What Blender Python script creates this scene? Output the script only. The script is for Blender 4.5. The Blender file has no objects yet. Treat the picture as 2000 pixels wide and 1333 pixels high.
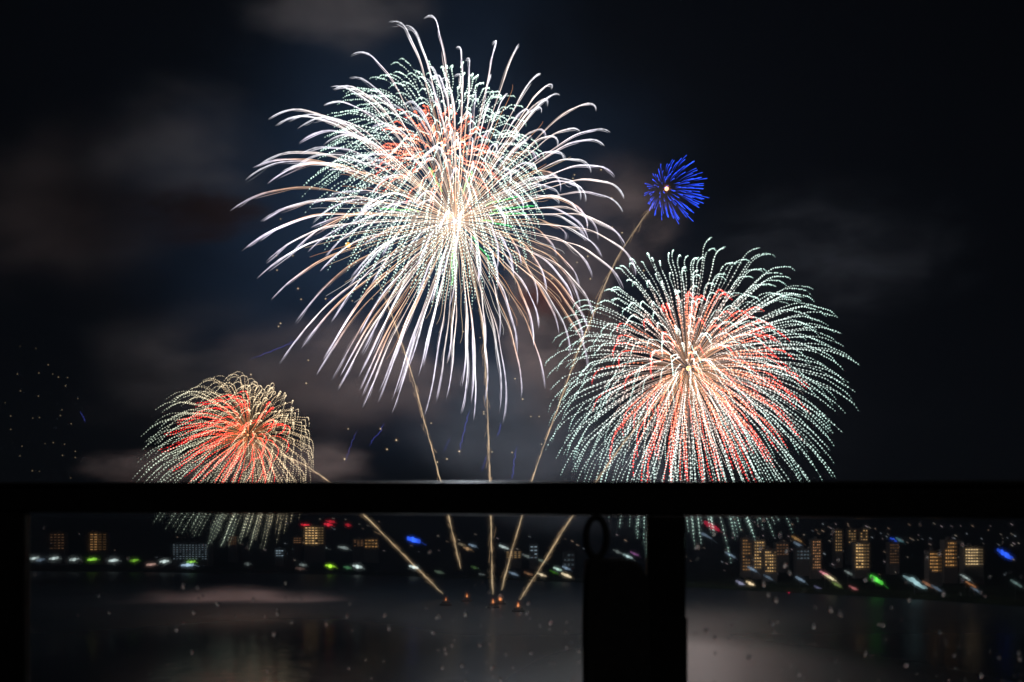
import bpy, math, random
import numpy as np
from mathutils import Vector, noise as mnoise

random.seed(7); rng = np.random.default_rng(11)
SC = bpy.context.scene
COL = SC.collection
# ------------------------------------------------------------------ camera, world, light
F, HY, EYE = 1944.0, 1053.0, 45.0          # focal length and eye level of the photograph (its own pixels), eye height over the water
cam_d = bpy.data.cameras.new("camera"); cam = bpy.data.objects.new("camera", cam_d); COL.objects.link(cam)
cam.location = (0, 0, EYE); cam.rotation_euler = (math.radians(90), 0, 0)
cam_d.sensor_width = 36.0; cam_d.lens = 36.0 * F / 2000.0
cam_d.shift_y = (HY - 666.5) / 2000.0
cam_d.clip_start = 0.05; cam_d.clip_end = 20000
cam_d.dof.use_dof = True; cam_d.dof.focus_distance = 750; cam_d.dof.aperture_fstop = 7.5
SC.camera = cam

SUN_EL, SUN_ROT = math.radians(35), math.radians(140)
world = bpy.data.worlds.new("World"); SC.world = world; world.use_nodes = True
wn = world.node_tree.nodes; wl = world.node_tree.links
sky = wn.new("ShaderNodeTexSky"); sky.sky_type = 'NISHITA'; sky.sun_disc = False
sky.sun_elevation = SUN_EL; sky.sun_rotation = SUN_ROT
wn["Background"].inputs["Strength"].default_value = 0.00009
wl.new(sky.outputs[0], wn["Background"].inputs["Color"])
sun_d = bpy.data.lights.new("fill_sun", 'SUN'); sun = bpy.data.objects.new("fill_sun", sun_d); COL.objects.link(sun)
sun_d.energy = 0.08; sun_d.angle = math.radians(0.5); sun_d.color = (1.0, 0.96, 0.9)  # faint lamp added behind the viewer to lift the railing's dark front
sun.rotation_euler = (math.radians(90) - SUN_EL, 0, math.radians(180) - SUN_ROT)
SC.view_settings.view_transform = 'Standard'; SC.view_settings.look = 'None'
SC.view_settings.exposure = 0.0; SC.view_settings.gamma = 1.0
SC.render.engine = 'CYCLES'
cy = SC.cycles
cy.max_bounces = 8; cy.transparent_max_bounces = 72; cy.volume_bounces = 0; cy.transmission_bounces = 8
cy.sample_clamp_indirect = 1.0; cy.use_denoising = True; cy.caustics_reflective = False
cy.volume_max_steps = 128; cy.volume_step_rate = 2.0
HAZE_DENSITY = 0.000035
POWER_BIG, POWER_RIGHT, POWER_LEFT = 1.3e6, 0.42e6, 0.032e6

# ------------------------------------------------------------------ helpers
def at(px, py, Y):
    return np.array([(px - 1000.0) / F * Y, Y, EYE + (HY - py) / F * Y])

def tag(o, label=None, cat=None, group=None, kind=None):
    if label: o['label'] = label
    if cat: o['category'] = cat
    if group: o['group'] = group
    if kind: o['kind'] = kind
    return o

def empty(name, loc, rz=0.0):
    o = bpy.data.objects.new(name, None); COL.objects.link(o)
    o.location = loc; o.rotation_euler = (0, 0, rz); o.empty_display_size = 1
    return o

def link(name, me, parent=None):
    o = bpy.data.objects.new(name, me); COL.objects.link(o)
    if parent: o.parent = parent
    return o

class G:
    """collects shapes with a colour per vertex, links them as one mesh"""
    def __init__(s): s.v = []; s.f = []; s.c = []
    def add(s, v, f, c):
        b = len(s.v)
        s.v.extend(map(tuple, v)); s.f.extend(tuple(i + b for i in q) for q in f)
        c = np.asarray(c, float)
        if c.ndim == 1: s.c.extend([tuple(c)] * len(v))
        else: s.c.extend(map(tuple, c))
    def octa(s, p, r, c):
        s.add([(p[0]+r, p[1], p[2]), (p[0]-r, p[1], p[2]), (p[0], p[1]+r, p[2]), (p[0], p[1]-r, p[2]), (p[0], p[1], p[2]+r), (p[0], p[1], p[2]-r)],
              [(0,2,4),(2,1,4),(1,3,4),(3,0,4),(2,0,5),(1,2,5),(3,1,5),(0,3,5)], c)
    def tube(s, P, R, C, sides=3):
        P = np.asarray(P, float); n = len(P)
        R = np.broadcast_to(np.asarray(R, float), (n,)); C = np.asarray(C, float)
        if C.ndim == 1: C = np.tile(C, (n, 1))
        T = np.gradient(P, axis=0); T /= np.linalg.norm(T, axis=1)[:, None] + 1e-9
        ref = np.array([0.13, 0.97, 0.21])
        A = np.cross(T, ref); A /= np.linalg.norm(A, axis=1)[:, None] + 1e-9
        B = np.cross(T, A)
        ang = np.arange(sides) * 2 * math.pi / sides
        V = (P[:, None] + R[:, None, None] * (np.cos(ang)[None, :, None] * A[:, None] + np.sin(ang)[None, :, None] * B[:, None])).reshape(-1, 3)
        f = []
        for i in range(n - 1):
            for j in range(sides):
                k = (j + 1) % sides
                f.append((i*sides+j, i*sides+k, (i+1)*sides+k, (i+1)*sides+j))
        f.append(tuple(range(sides))[::-1]); f.append(tuple(range((n-1)*sides, n*sides)))
        s.add(V, f, np.repeat(C, sides, axis=0))
    def box(s, x0, x1, y0, y1, z0, z1, c=(0, 0, 0)):
        s.add([(x0,y0,z0),(x1,y0,z0),(x1,y1,z0),(x0,y1,z0),(x0,y0,z1),(x1,y0,z1),(x1,y1,z1),(x0,y1,z1)],
              [(0,3,2,1),(4,5,6,7),(0,1,5,4),(1,2,6,5),(2,3,7,6),(3,0,4,7)], c)
    def ball(s, p, rx, ry, rz, c, nu=10, nv=6, slant=0.0):
        V = []; f = []
        for i in range(nv + 1):
            th = math.pi * i / nv
            for j in range(nu):
                ph = 2 * math.pi * j / nu
                x = rx * math.sin(th) * math.cos(ph)
                V.append((p[0] + x, p[1] + ry * math.sin(th) * math.sin(ph), p[2] + rz * math.cos(th) + slant * x))
        for i in range(nv):
            for j in range(nu):
                k = (j + 1) % nu
                f.append((i*nu+j, (i+1)*nu+j, (i+1)*nu+k, i*nu+k))
        s.add(V, f, c)
    def mesh(s, name, mat, smooth=False):
        me = bpy.data.meshes.new(name); me.from_pydata(s.v, [], s.f)
        if s.c:
            a = me.color_attributes.new("glow", 'FLOAT_COLOR', 'POINT')
            c = np.ones((len(s.v), 4), np.float32); c[:, :3] = np.array(s.c, np.float32)
            a.data.foreach_set("color", c.ravel())
        me.materials.append(mat)
        if smooth: me.polygons.foreach_set("use_smooth", [True] * len(me.polygons))
        me.update()
        return me
    def build(s, name, mat, parent=None, smooth=False, loc=None):
        o = link(name, s.mesh(name, mat, smooth), parent)
        if loc is not None: o.location = loc
        return o

# ------------------------------------------------------------------ materials
def principled(name, col, rough=0.6, metal=0.0, var=0.25, scale=8.0, coord='Object', bump=0.0):
    m = bpy.data.materials.new(name); m.use_nodes = True
    nt = m.node_tree; b = nt.nodes["Principled BSDF"]
    b.inputs["Roughness"].default_value = rough; b.inputs["Metallic"].default_value = metal
    tc = nt.nodes.new("ShaderNodeTexCoord"); nz = nt.nodes.new("ShaderNodeTexNoise")
    nz.inputs["Scale"].default_value = scale; nz.inputs["Detail"].default_value = 5
    nt.links.new(tc.outputs[coord], nz.inputs["Vector"])
    rp = nt.nodes.new("ShaderNodeValToRGB")
    rp.color_ramp.elements[0].position = 0.3; rp.color_ramp.elements[1].position = 0.7
    rp.color_ramp.elements[0].color = (*[c * (1 - var) for c in col], 1)
    rp.color_ramp.elements[1].color = (*[c * (1 + var) for c in col], 1)
    nt.links.new(nz.outputs["Fac"], rp.inputs[0]); nt.links.new(rp.outputs[0], b.inputs["Base Color"])
    if bump:
        bp = nt.nodes.new("ShaderNodeBump"); bp.inputs["Strength"].default_value = bump; bp.inputs["Distance"].default_value = 0.01
        nt.links.new(nz.outputs["Fac"], bp.inputs["Height"]); nt.links.new(bp.outputs[0], b.inputs["Normal"])
    return m

def burning(name):
    m = bpy.data.materials.new(name); m.use_nodes = True; nt = m.node_tree
    nt.nodes.remove(nt.nodes["Principled BSDF"])
    e = nt.nodes.new("ShaderNodeEmission"); a = nt.nodes.new("ShaderNodeAttribute"); a.attribute_name = "glow"
    nt.links.new(a.outputs["Color"], e.inputs["Color"]); nt.links.new(e.outputs[0], nt.nodes["Material Output"].inputs["Surface"])
    m.cycles.emission_sampling = 'NONE'
    return m

def glowing_gas(name):
    """flame one can see through: lights of overlapping sparks add up"""
    m = burning(name); nt = m.node_tree; out = nt.nodes["Material Output"]
    e = out.inputs["Surface"].links[0].from_node
    t = nt.nodes.new("ShaderNodeBsdfTransparent"); a = nt.nodes.new("ShaderNodeAddShader")
    nt.links.new(e.outputs[0], a.inputs[0]); nt.links.new(t.outputs[0], a.inputs[1]); nt.links.new(a.outputs[0], out.inputs["Surface"])
    e.inputs["Strength"].default_value = 0.40
    return m
M_FIRE = glowing_gas("burning_stars")
M_LAMP = burning("lit_lamps")
M_RAIL = principled("black_powder_coat", (0.022, 0.021, 0.021), 0.38, 0.0, 0.2, 60, bump=0.05)
M_BAG = principled("black_cloth", (0.020, 0.020, 0.020), 0.9, 0.0, 0.3, 90, bump=0.2)
M_WALL = principled("concrete_facade", (0.04, 0.037, 0.035), 0.8, 0, 0.15, 0.3)
M_POST = principled("dark_steel", (0.05, 0.05, 0.05), 0.5, 0.6, 0.2, 2)
M_HILL = principled("wooded_slope", (0.006, 0.008, 0.005), 0.95, 0, 0.5, 0.02)
M_HULL = principled("tarred_pontoon", (0.02, 0.018, 0.016), 0.8, 0, 0.3, 1)
for m_, sp_ in ((M_HILL, 0.0), (M_WALL, 0.1)): m_.node_tree.nodes["Principled BSDF"].inputs["Specular IOR Level"].default_value = sp_
M_FLOOR = principled("balcony_concrete", (0.12, 0.12, 0.115), 0.8, 0, 0.2, 20, bump=0.2)

# ------------------------------------------------------------------ setting: water, far shore, hills
def shore_d(px):
    return float(np.interp(px, [-2500, 0, 700, 1100, 1500, 2000, 4500], [1700, 1400, 1240, 1040, 850, 660, 420]))

def land_z(px, d):
    ds = shore_d(px)
    t = (d - ds - 350) / 1900.0
    if d < ds + 2: return -1.5
    z = 3.0 + 4.0 * min(1.0, (d - ds) / 400.0)
    if t > 0:
        s = min(1.0, t); s = s * s * (3 - 2 * s)
        z += s * (118 + 40 * mnoise.noise(Vector((px * 0.0016, d * 0.0009, 3.3))) + 14 * mnoise.noise(Vector((px * 0.008, d * 0.004, 1.3))))
    return z

def build_water():
    g = G(); S = 9000
    g.add([(-S, -400, 0), (S, -400, 0), (S, S, 0), (-S, S, 0)], [(0, 1, 2, 3)], (0, 0, 0))
    m = bpy.data.materials.new("lake_water"); m.use_nodes = True; nt = m.node_tree; L = nt.links
    b = nt.nodes["Principled BSDF"]
    b.inputs["Base Color"].default_value = (0.006, 0.009, 0.012, 1); b.inputs["IOR"].default_value = 1.33; b.inputs["Specular IOR Level"].default_value = 0.33
    geo = nt.nodes.new("ShaderNodeNewGeometry")
    def noise(scale, detail, sx=1.0, sy=1.0):
        mp = nt.nodes.new("ShaderNodeMapping"); mp.inputs["Scale"].default_value = (sx, sy, 1)
        L.new(geo.outputs["Position"], mp.inputs["Vector"])
        n = nt.nodes.new("ShaderNodeTexNoise"); n.inputs["Scale"].default_value = scale; n.inputs["Detail"].default_value = detail
        L.new(mp.outputs[0], n.inputs["Vector"]); return n
    waves = noise(0.22, 4, 0.6, 1.0)
    bp = nt.nodes.new("ShaderNodeBump"); bp.inputs["Strength"].default_value = 0.35; bp.inputs["Distance"].default_value = 0.6
    L.new(waves.outputs["Fac"], bp.inputs["Height"]); L.new(bp.outputs[0], b.inputs["Normal"])
    # wind-ruffled patches of water between calm lanes: rough where the wind touches it
    def patch(cx, cyy, rx, ry, edge=0.35):
        mp = nt.nodes.new("ShaderNodeMapping"); mp.inputs["Location"].default_value = (-cx / rx, -cyy / ry, 0)
        mp.inputs["Scale"].default_value = (1 / rx, 1 / ry, 0); L.new(geo.outputs["Position"], mp.inputs["Vector"])
        ln = nt.nodes.new("ShaderNodeVectorMath"); ln.operation = 'LENGTH'; L.new(mp.outputs[0], ln.inputs[0])
        mr = nt.nodes.new("ShaderNodeMapRange"); mr.interpolation_type = 'SMOOTHSTEP'
        mr.inputs["From Min"].default_value = 1 + edge; mr.inputs["From Max"].default_value = 1 - edge
        L.new(ln.outputs["Value"], mr.inputs["Value"]); return mr.outputs[0]
    p1 = patch(-225, 770, 105, 105, 0.6); p2 = patch(78, 270, 70, 150, 0.45); p3 = patch(-5, 310, 75, 190, 0.7)
    def math_(op, a, bb):
        n = nt.nodes.new("ShaderNodeMath"); n.operation = op
        for k, x in enumerate((a, bb)):
            if isinstance(x, (int, float)): n.inputs[k].default_value = x
            else: L.new(x, n.inputs[k])
        return n.outputs[0]
    p0 = patch(-120, 330, 75, 210, 0.5)
    lanes = noise(0.012, 4, 0.25, 1.0)
    r = math_('MAXIMUM', math_('MAXIMUM', p1, p2), math_('MULTIPLY', p3, 0.05))
    r = math_('MULTIPLY', r, math_('ADD', math_('MULTIPLY', lanes.outputs["Fac"], 0.5), 0.7))
    r = math_('MINIMUM', math_('ADD', math_('MULTIPLY', r, 0.26), 0.22), 0.6)
    sx = nt.nodes.new('ShaderNodeSeparateXYZ'); L.new(geo.outputs['Position'], sx.inputs[0])
    far = nt.nodes.new('ShaderNodeMapRange'); far.inputs['From Min'].default_value = 420; far.inputs['From Max'].default_value = 620; far.inputs['To Max'].default_value = .2; L.new(sx.outputs['Y'], far.inputs['Value'])
    r = math_('ADD', r, far.outputs[0])
    r = math_('MULTIPLY', r, math_('SUBTRACT', 1.0, math_('MULTIPLY', p0, 0.72)))      # the calm lane on the left
    L.new(r, b.inputs["Roughness"])
    o = g.build("water", m); tag(o, kind='structure'); return o
build_water()

def build_shore():
    g = G(); pxs = list(range(-2400, 4401, 60))
    rows = [0, 2.5, 60, 150, 300, 450, 600, 800, 1000, 1250, 1500, 1750, 2000, 2250, 2600, 3200, 4200]
    V = []
    for p in pxs:
        ds = shore_d(p)
        for r in rows:
            d = ds + r
            V.append(((p - 1000) / F * d, d, land_z(p, d)))
    n = len(rows); f = []
    for i in range(len(pxs) - 1):
        for j in range(n - 1):
            f.append((i*n+j, (i+1)*n+j, (i+1)*n+j+1, i*n+j+1))
    g.add(V, f, (0, 0, 0))
    o = g.build("hills", M_HILL, smooth=True); tag(o, kind='structure')
build_shore()

# ------------------------------------------------------------------ buildings of the far shore
WIN_CACHE = {}
def window_mesh(w, h, col):
    k = (round(w, 2), round(h, 2), tuple(round(c, 3) for c in col))
    if k not in WIN_CACHE:
        g = G(); g.box(-w/2, w/2, -0.12, 0.05, -h/2, h/2, col); WIN_CACHE[k] = g.mesh("window", M_LAMP)
    return WIN_CACHE[k]

AMBER, GOLD, COOL, BROWN = (1.0, 0.50, 0.17), (1.0, 0.60, 0.25), (0.55, 0.72, 0.85), (0.75, 0.36, 0.16)
def building(x0, x1, y0, y1, Y, rows, cols, col, stren, label, fx=0.62, fy=0.5, side=0.0, drop=0.06, name="apartment_block", rz=0.0):
    """front face between photo columns x0..x1 and lit storeys between y0..y1, at distance Y"""
    rows = max(3, int(round(rows * .68))) if rows > 4 else rows; cols = cols - 1 if cols > 4 else cols; fy = min(fy, .46); fx = min(fx, .66); stren *= 1.12
    a = at(x0, y0, Y); b = at(x1, y1, Y)
    cx = (a[0] + b[0]) / 2; w = b[0] - a[0]; top = a[2]; low = b[2]
    base = land_z((x0 + x1) / 2, Y) - 1.0
    if low < base + 1.5: low = base + 1.5
    root = empty(name, (cx, Y, base), rz)
    tag(root, label, "apartment block" if name == "apartment_block" else "building", "lit buildings along the far shore")
    H = top - base; dp = max(10.0, w * 0.55)
    ext = w * side
    g = G(); g.box(-w/2 - 0.6, w/2 + 0.6 + ext, 0, dp, 0, H + 1.2)
    g.build("wall", M_WALL, root)
    r = G(); r.box(-w/2 - 0.9, w/2 + 0.9 + ext, -0.3, dp + 0.3, H + 1.2, H + 1.7)
    rf = r.build("roof", M_WALL, root)
    t = G(); t.box(-w * 0.12, w * 0.12, dp * 0.3, dp * 0.7, H + 1.7, H + 4.2); t.build("stair_tower", M_WALL, rf)
    cw = w / cols; rh = (top - low) / rows
    for i in range(rows):
        for j in range(cols):
            if random.random() < drop: continue
            q = random.choice((0.45, 0.7, 0.9, 1.0, 1.0)) * stren
            c = tuple(round(k * q, 3) for k in col)
            o = link("window", window_mesh(cw * fx, rh * fy, c), root)
            o.location = (-w/2 + cw * (j + 0.5), -0.03, (low - base) + rh * (i + 0.5))
        if ext:
            k = max(1, int(round(ext / cw)))
            for j in range(k):
                c = tuple(round(kk * stren * 0.16, 3) for kk in col)
                o = link("window", window_mesh(ext / k * fx, rh * fy, c), root)
                o.location = (w/2 + ext / k * (j + 0.5), -0.03, (low - base) + rh * (i + 0.5))
    return root

building(97, 126, 1042, 1074, 1560, 9, 5, BROWN, 0.085, "dim brown lit apartment block at the left end of the far shore")
building(175, 191, 1042, 1076, 1540, 10, 2, AMBER, 0.30, "narrow amber lit tower above the brightest white lamp of the left shore", side=1.1, fx=0.8)
building(337, 405, 1063, 1094, 1480, 10, 12, COOL, 0.13, "wide block with dim cold white storeys below the small firework", fx=0.55)
building(446, 462, 1048, 1065, 1640, 4, 4, BROWN, 0.13, "small brown lit block under the tails of the small firework")
building(538, 554, 1074, 1088, 1470, 3, 3, COOL, 0.45, "small square building with cold white windows on the dark shore", fx=0.7, fy=0.6, name="office_building")
building(573, 588, 1050, 1062, 1660, 3, 3, BROWN, 0.22, "low brown lit block just left of the bright amber tower")
building(595, 621, 1029, 1064, 1620, 11, 5, GOLD, 0.78, "bright amber apartment tower with a red light on its roof", fx=0.75, fy=0.52, side=0.45)
building(712, 738, 1053, 1071, 1600, 5, 4, AMBER, 0.28, "dim amber block beside the slanting golden tail", fx=0.7)
building(690, 710, 1054, 1068, 1650, 4, 3, BROWN, 0.16, "faint brown block left of the dim amber block")
building(988, 1018, 1077, 1091, 1330, 4, 5, GOLD, 0.30, "low block with gold lit windows crossed by a rising tail", fx=0.6)
building(1035, 1050, 1065, 1093, 1300, 4, 2, COOL, 0.30, "narrow block with four cold white storeys between two rising tails", fx=0.85, fy=0.35, name="office_building")
building(1100, 1122, 1080, 1108, 1290, 5, 3, COOL, 0.06, "faint blue grey block left of the black bag", name="office_building")
building(1450, 1471, 1053, 1116, 1040, 15, 5, AMBER, 0.22, "dim amber tower, left part of the three close amber towers")
building(1473, 1492, 1057, 1112, 1000, 13, 4, GOLD, 0.62, "bright amber tower in the middle of the three close amber towers", side=0.12)
building(1494, 1511, 1076, 1119, 960, 10, 4, GOLD, 0.66, "lower bright amber tower, right part of the three close amber towers", side=0.35)
building(1516, 1540, 1062, 1086, 1150, 6, 5, BROWN, 0.14, "faint brown block behind the three close amber towers")
building(1556, 1582, 1074, 1094, 1060, 5, 5, COOL, 0.11, "dim blue white block among the right shore lights", name="office_building")
building(1587, 1603, 1056, 1112, 1000, 14, 4, BROWN, 0.46, "slim rust brown tower with small lit windows")
building(1631, 1645, 1036, 1078, 1260, 11, 3, GOLD, 0.30, "slim dim tower left of the two towers standing together on the rise", fx=0.5)
building(1657, 1672, 1035, 1062, 1330, 7, 3, GOLD, 0.24, "left one of two pale gold towers standing together on the rise")
building(1680, 1695, 1034, 1063, 1340, 7, 3, GOLD, 0.34, "right one of two pale gold towers standing together on the rise")
building(1671, 1687, 1062, 1111, 1000, 12, 3, GOLD, 0.85, "bright amber tower in front of the two pale gold towers", fx=0.7, side=0.7)
building(1738, 1756, 1062, 1102, 1080, 10, 4, BROWN, 0.13, "nearly dark brown tower right of the bright amber tower")
building(1816, 1832, 1079, 1118, 860, 9, 4, AMBER, 0.50, "amber tower standing right of the bluish floodlight", side=0.5)
building(1846, 1864, 1058, 1108, 900, 11, 4, AMBER, 0.48, "taller amber tower left of the brightest block of the right shore", side=0.3)
building(1885, 1911, 1071, 1105, 880, 9, 6, (1.0, 0.68, 0.34), 0.85, "brightest cream gold block near the right end of the shore", fx=0.86, fy=0.72, side=0.35, drop=0)

# ------------------------------------------------------------------ lights of the far shore
def dirn(px):      # slant of the light smear shaped into each lamp, level left, steep right
    return float(np.interp(px, [0, 400, 700, 1100, 1400, 2000], [-0.12, -0.02, 0.22, 0.42, 0.55, 0.62]))

def shore_light(px, py, ln, col, stren, label, tail=0.6, name="shore_lamp", thick=5.6, group="lamps along the far shore", Y=None, cat="lamp"):
    if Y is None:
        ds = shore_d(px)
        Y = ds + 25
        z = EYE + (HY - py) / F * Y
        while z > 16 and Y < ds + 900:             # lamps higher in the picture stand farther up the land
            Y += 15; z = EYE + (HY - py) / F * Y
            if z <= land_z(px, Y) + 9: break
    p = at(px, py, Y); u = Y / F; k = dirn(px)
    g = G(); n = max(3, int(ln / 4.5))
    for i in range(n):
        t = (i / (n - 1) - 0.5)
        q = 1 - 0.5 * abs(t) * 2 + random.uniform(-.15, .15)
        c = [x * stren * q * 1.35 for x in col]
        g.ball((t * ln * .72 * u, random.uniform(-.3, .3), -t * ln * .72 * k * u - 0.3 * math.sin(i * 2.3) * u), ln * u * 0.55 / n + 0.9 * u, 1.0 * u,
               thick * 0.58 * u * (0.75 + 0.45 * random.random()) * (1 - 0.5 * abs(t)), c, 8, 5, slant=(0.25 if px < 420 else -k * .5))
    if tail:  # smeared light trailing off the lamp, put in as dimmer glowing balls
        m = 4; x0 = ln * 0.36; tail *= .8
        for i in range(m):
            t = (i + 1) / m
            c = [x * stren * 0.34 * (1 - 0.55 * t) for x in col]
            g.ball(((x0 + t * ln * tail) * u, 0, -(x0 * k + t * ln * tail * (k + 0.22)) * u + 0.5 * math.sin(i * 1.9) * u), ln * tail / m * 0.55 * u, 0.7 * u, 0.85 * u, c, 6, 4, slant=-k * .6)
    o = g.build(name, M_LAMP, smooth=True); o.location = p
    tag(o, label, cat, group)
    gz = land_z(px, Y)
    if p[2] - gz > 2.0:
        q = G(); q.tube([(0, 1.5, 0), (0, 1.5, gz - p[2])], 0.16, (0, 0, 0), 6); q.build("post", M_POST, o)
    return o

W, LB, GR, PK, CR, BL, RD = (0.85, 1.0, 0.97), (0.55, 0.75, 1.0), (0.42, 1.0, 0.08), (1.0, 0.6, 0.5), (1.0, 0.8, 0.52), (0.03, 0.12, 1.0), (1.0, 0.03, 0.06)
for a in [
    (66, 1091, 17, W, .62, "white shore lamp at the left end of the row"),
    (79, 1094, 15, LB, .16, "dim blue shore lamp beside the leftmost white lamp"),
    (105, 1091, 17, W, .55, "white shore lamp below the dim brown block"),
    (145, 1093, 17, W, .45, "white shore lamp close left of the first green lamp"),
    (180, 1093, 18, GR, .85, "bright green shore lamp under the narrow amber tower"),
    (187, 1078, 19, W, 1.0, "brightest white lamp, standing above the row at the narrow amber tower"),
    (221, 1095, 18, W, .8, "white shore lamp right of the first green lamp"),
    (262, 1095, 15, GR, .4, "smaller green shore lamp left of the pink lamp"),
    (295, 1103, 16, PK, .45, "pinkish shore lamp just below the row"),
    (321, 1097, 16, W, .75, "white shore lamp left of the wide cold block"),
    (373, 1098, 15, GR, .6, "green shore lamp in front of the wide cold block"),
    (366, 1104, 26, LB, .8, "long pale blue lamp below the green one at the wide cold block"),
    (484, 1102, 12, W, .07, "very faint white lamp on the dark middle of the shore"),
    (592, 1104, 13, W, .16, "faint white lamp below the bright amber tower"),
    (586, 1111, 16, PK, .06, "very faint pink lamp at the water below the bright amber tower"),
    (645, 1106, 17, (0.5, 1, .05), 1.0, "bright yellow green lamp between two white lamps mid shore"),
    (679, 1109, 14, (.25, .8, .35), .16, "dim green lamp between the yellow green and the white lamp"),
    (698, 1107, 17, W, .95, "bright white lamp right of the yellow green lamp"),
    (628, 1069, 20, W, .22, "dim white strip of light at the foot of the bright amber tower"),
    (670, 1070, 20, W, .26, "dim white strip of light right of the bright amber tower"),
    (808, 1108, 16, W, .95, "bright white lamp crossed by the left slanting tail"),
    (902, 1064, 12, CR, .16, "faint orange lamp at the upper middle of the shore"),
    (923, 1066, 14, LB, .24, "pale blue lamp on the slope beside an orange one"),
    (913, 1072, 15, (1, .6, .3), .34, "orange lamp below the pale blue lamp on the slope"),
    (984, 1069, 18, W, .5, "white lamp above the low gold lit block"),
    (1030, 1087, 22, W, .12, "dim long strip of light right of the low gold lit block"),
    (1056, 1095, 18, (.6, .8, .65), .12, "dim greenish strip of light left of the right slanting tail"),
    (1003, 1121, 18, LB, .26, "blue lamp at the water between two rising tails"),
    (1032, 1121, 16, (1, .5, .25), .16, "dim orange lamp left of the cream lamp at the water"),
    (1058, 1123, 16, CR, .7, "cream lamp at the water crossed by the right slanting tail"),
    (1082, 1118, 16, (.1, .4, .02), .18, "dark green patch of painted glow on the bank beside the cream lamps"),  # green light on the bank, put in as a glowing shape
    (1089, 1112, 14, (.7, 1, .85), .6, "mint white lamp above the dark green lit bank"),
    (1106, 1110, 14, LB, .28, "pale blue lamp left of the black bag"),
    (1106, 1124, 19, CR, .9, "bright cream lamp close left of the black bag"),
    (858, 1118, 18, (.5, .7, .5), .10, "very faint green lamp left of the rising tails"),
    (927, 1109, 14, (.3, .6, .2), .08, "very faint green lamp between the rising tails"),
    (944, 1124, 16, W, .08, "very faint white lamp at the water left of the middle tail"),
    (1226, 1087, 17, (.75, 1, 1), .55, "teal white lamp seen in the gap beside the loop of the bag"),
    (1239, 1082, 15, (.8, .3, .8), .18, "purple lamp in the gap between bag and post"),
    (1206, 1078, 16, W, .09, "very faint white lamp in the gap between bag and post"),
    (1378, 1046, 26, LB, .16, "dim bluish strip under the red sign right of the post"),
    (1426, 1084, 20, LB, .22, "pale bluish lamp left of the three close amber towers"),
    (1469, 1112, 18, LB, .3, "pale blue lamp at the foot of the three close amber towers"),
    (1447, 1140, 20, (.7, .7, 1), .3, "lavender lamp beside the cream lamp at the right water edge"),
    (1467, 1141, 20, (1, .75, .45), .95, "bright cream lamp at the right water edge"),
    (1556, 1053, 20, (1, .55, .2), .24, "orange strip on the slope left of the slim towers"),
    (1559, 1064, 18, LB, .2, "pale blue strip below the orange strip on the slope"),
    (1563, 1132, 18, LB, .32, "pale blue lamp between the cream lamp and the pink sign"),
    (1612, 1122, 22, (1, .35, .4), .8, "rose red lit sign below the slim rust brown tower"),
    (1622, 1129, 24, (1, .85, .5), .85, "cream lit sign right under the rose red one"),
    (1634, 1142, 18, (.5, .7, .2), .22, "dim yellow green lamp below the cream lit sign"),
    (1668, 1150, 20, (1, .3, .3), .32, "dim red lamp at the water left of the bright green sign"),
    (1657, 1119, 14, W, .16, "faint white lamp left of the bright green sign"),
    (1885, 1128, 20, W, .35, "white lamp below the brightest cream gold block"),
    (1896, 1142, 20, (1, .4, .15), .28, "orange lamp below the white lamp on the right shore"),
    (1905, 1152, 18, LB, .14, "dim blue lamp below the orange lamp on the right shore"),
    (1812, 1142, 22, (1, .45, .25), .22, "dim orange lamp beside the bluish floodlight"),
    (1745, 1055, 12, BL, .6, "small blue lamp over the nearly dark tower"),
    (1757, 1055, 14, (.3, .7, .8), .2, "small teal lamp beside the small blue one"),
    (1830, 1150, 24, LB, .12, "faint bluish strip right of the floodlight"),
    (1985, 1140, 24, (.6, .9, .85), .16, "faint mint strip at the right end of the shore"),
    (1500, 1128, 18, LB, .12, "faint blue lamp below the three close amber towers"),
    (1600, 1150, 20, (.6, .6, 1), .14, "faint lavender lamp below the rose red sign"),
]: shore_light(*a)
for a in [
    (202, 1045, 15, (.2, .22, 1.0), .35, "small violet blue strip right of the narrow amber tower"),
    (808, 1055, 28, BL, 1.6, "big bright blue oval sign on the dark hillside"),
    (596, 1026, 15, RD, .8, "red aircraft warning light on the bright amber tower"),
    (641, 1025, 15, RD, .7, "brightest of the red lights on the hill right of the amber tower"),
    (645, 1019, 16, RD, .4, "dim red light above the brightest one on the hill"),
    (680, 1026, 10, RD, .3, "small dim red light alone on the hill"),
    (1390, 1028, 34, (.9, .02, .08), .4, "long dark red sign under the rail right of the post"),
    (1712, 1133, 26, (.15, 1, .1), 1.0, "bright green sign at the water on the right shore"),
    (1963, 1083, 36, BL, 1.1, "long bright blue sign at the right end of the shore"),
]: shore_light(*a, name="lit_sign", group="lit signs of the far shore", cat="sign", thick=(10 if a[2] > 25 else 5.5))
for px, py, lab in [(1532, 1154, "left of two tiny red buoy lights on the right water"), (1541, 1158, "right of two tiny red buoy lights on the right water")]:
    p = at(px, py, 860 if False else EYE * F / (py - HY) * 0.97)
    g = G(); g.ball((0, 0, 0), .5, .5, .5, (1, .02, .1), 8, 6)
    o = g.build("buoy_light", M_LAMP, smooth=True); o.location = p; tag(o, lab, "buoy", "red buoy lights")
    q = G(); q.tube([(0, 0, -.4), (0, 0, -p[2])], [.25, .5], (0, 0, 0), 8); q.build("float", M_HULL, o)

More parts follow.
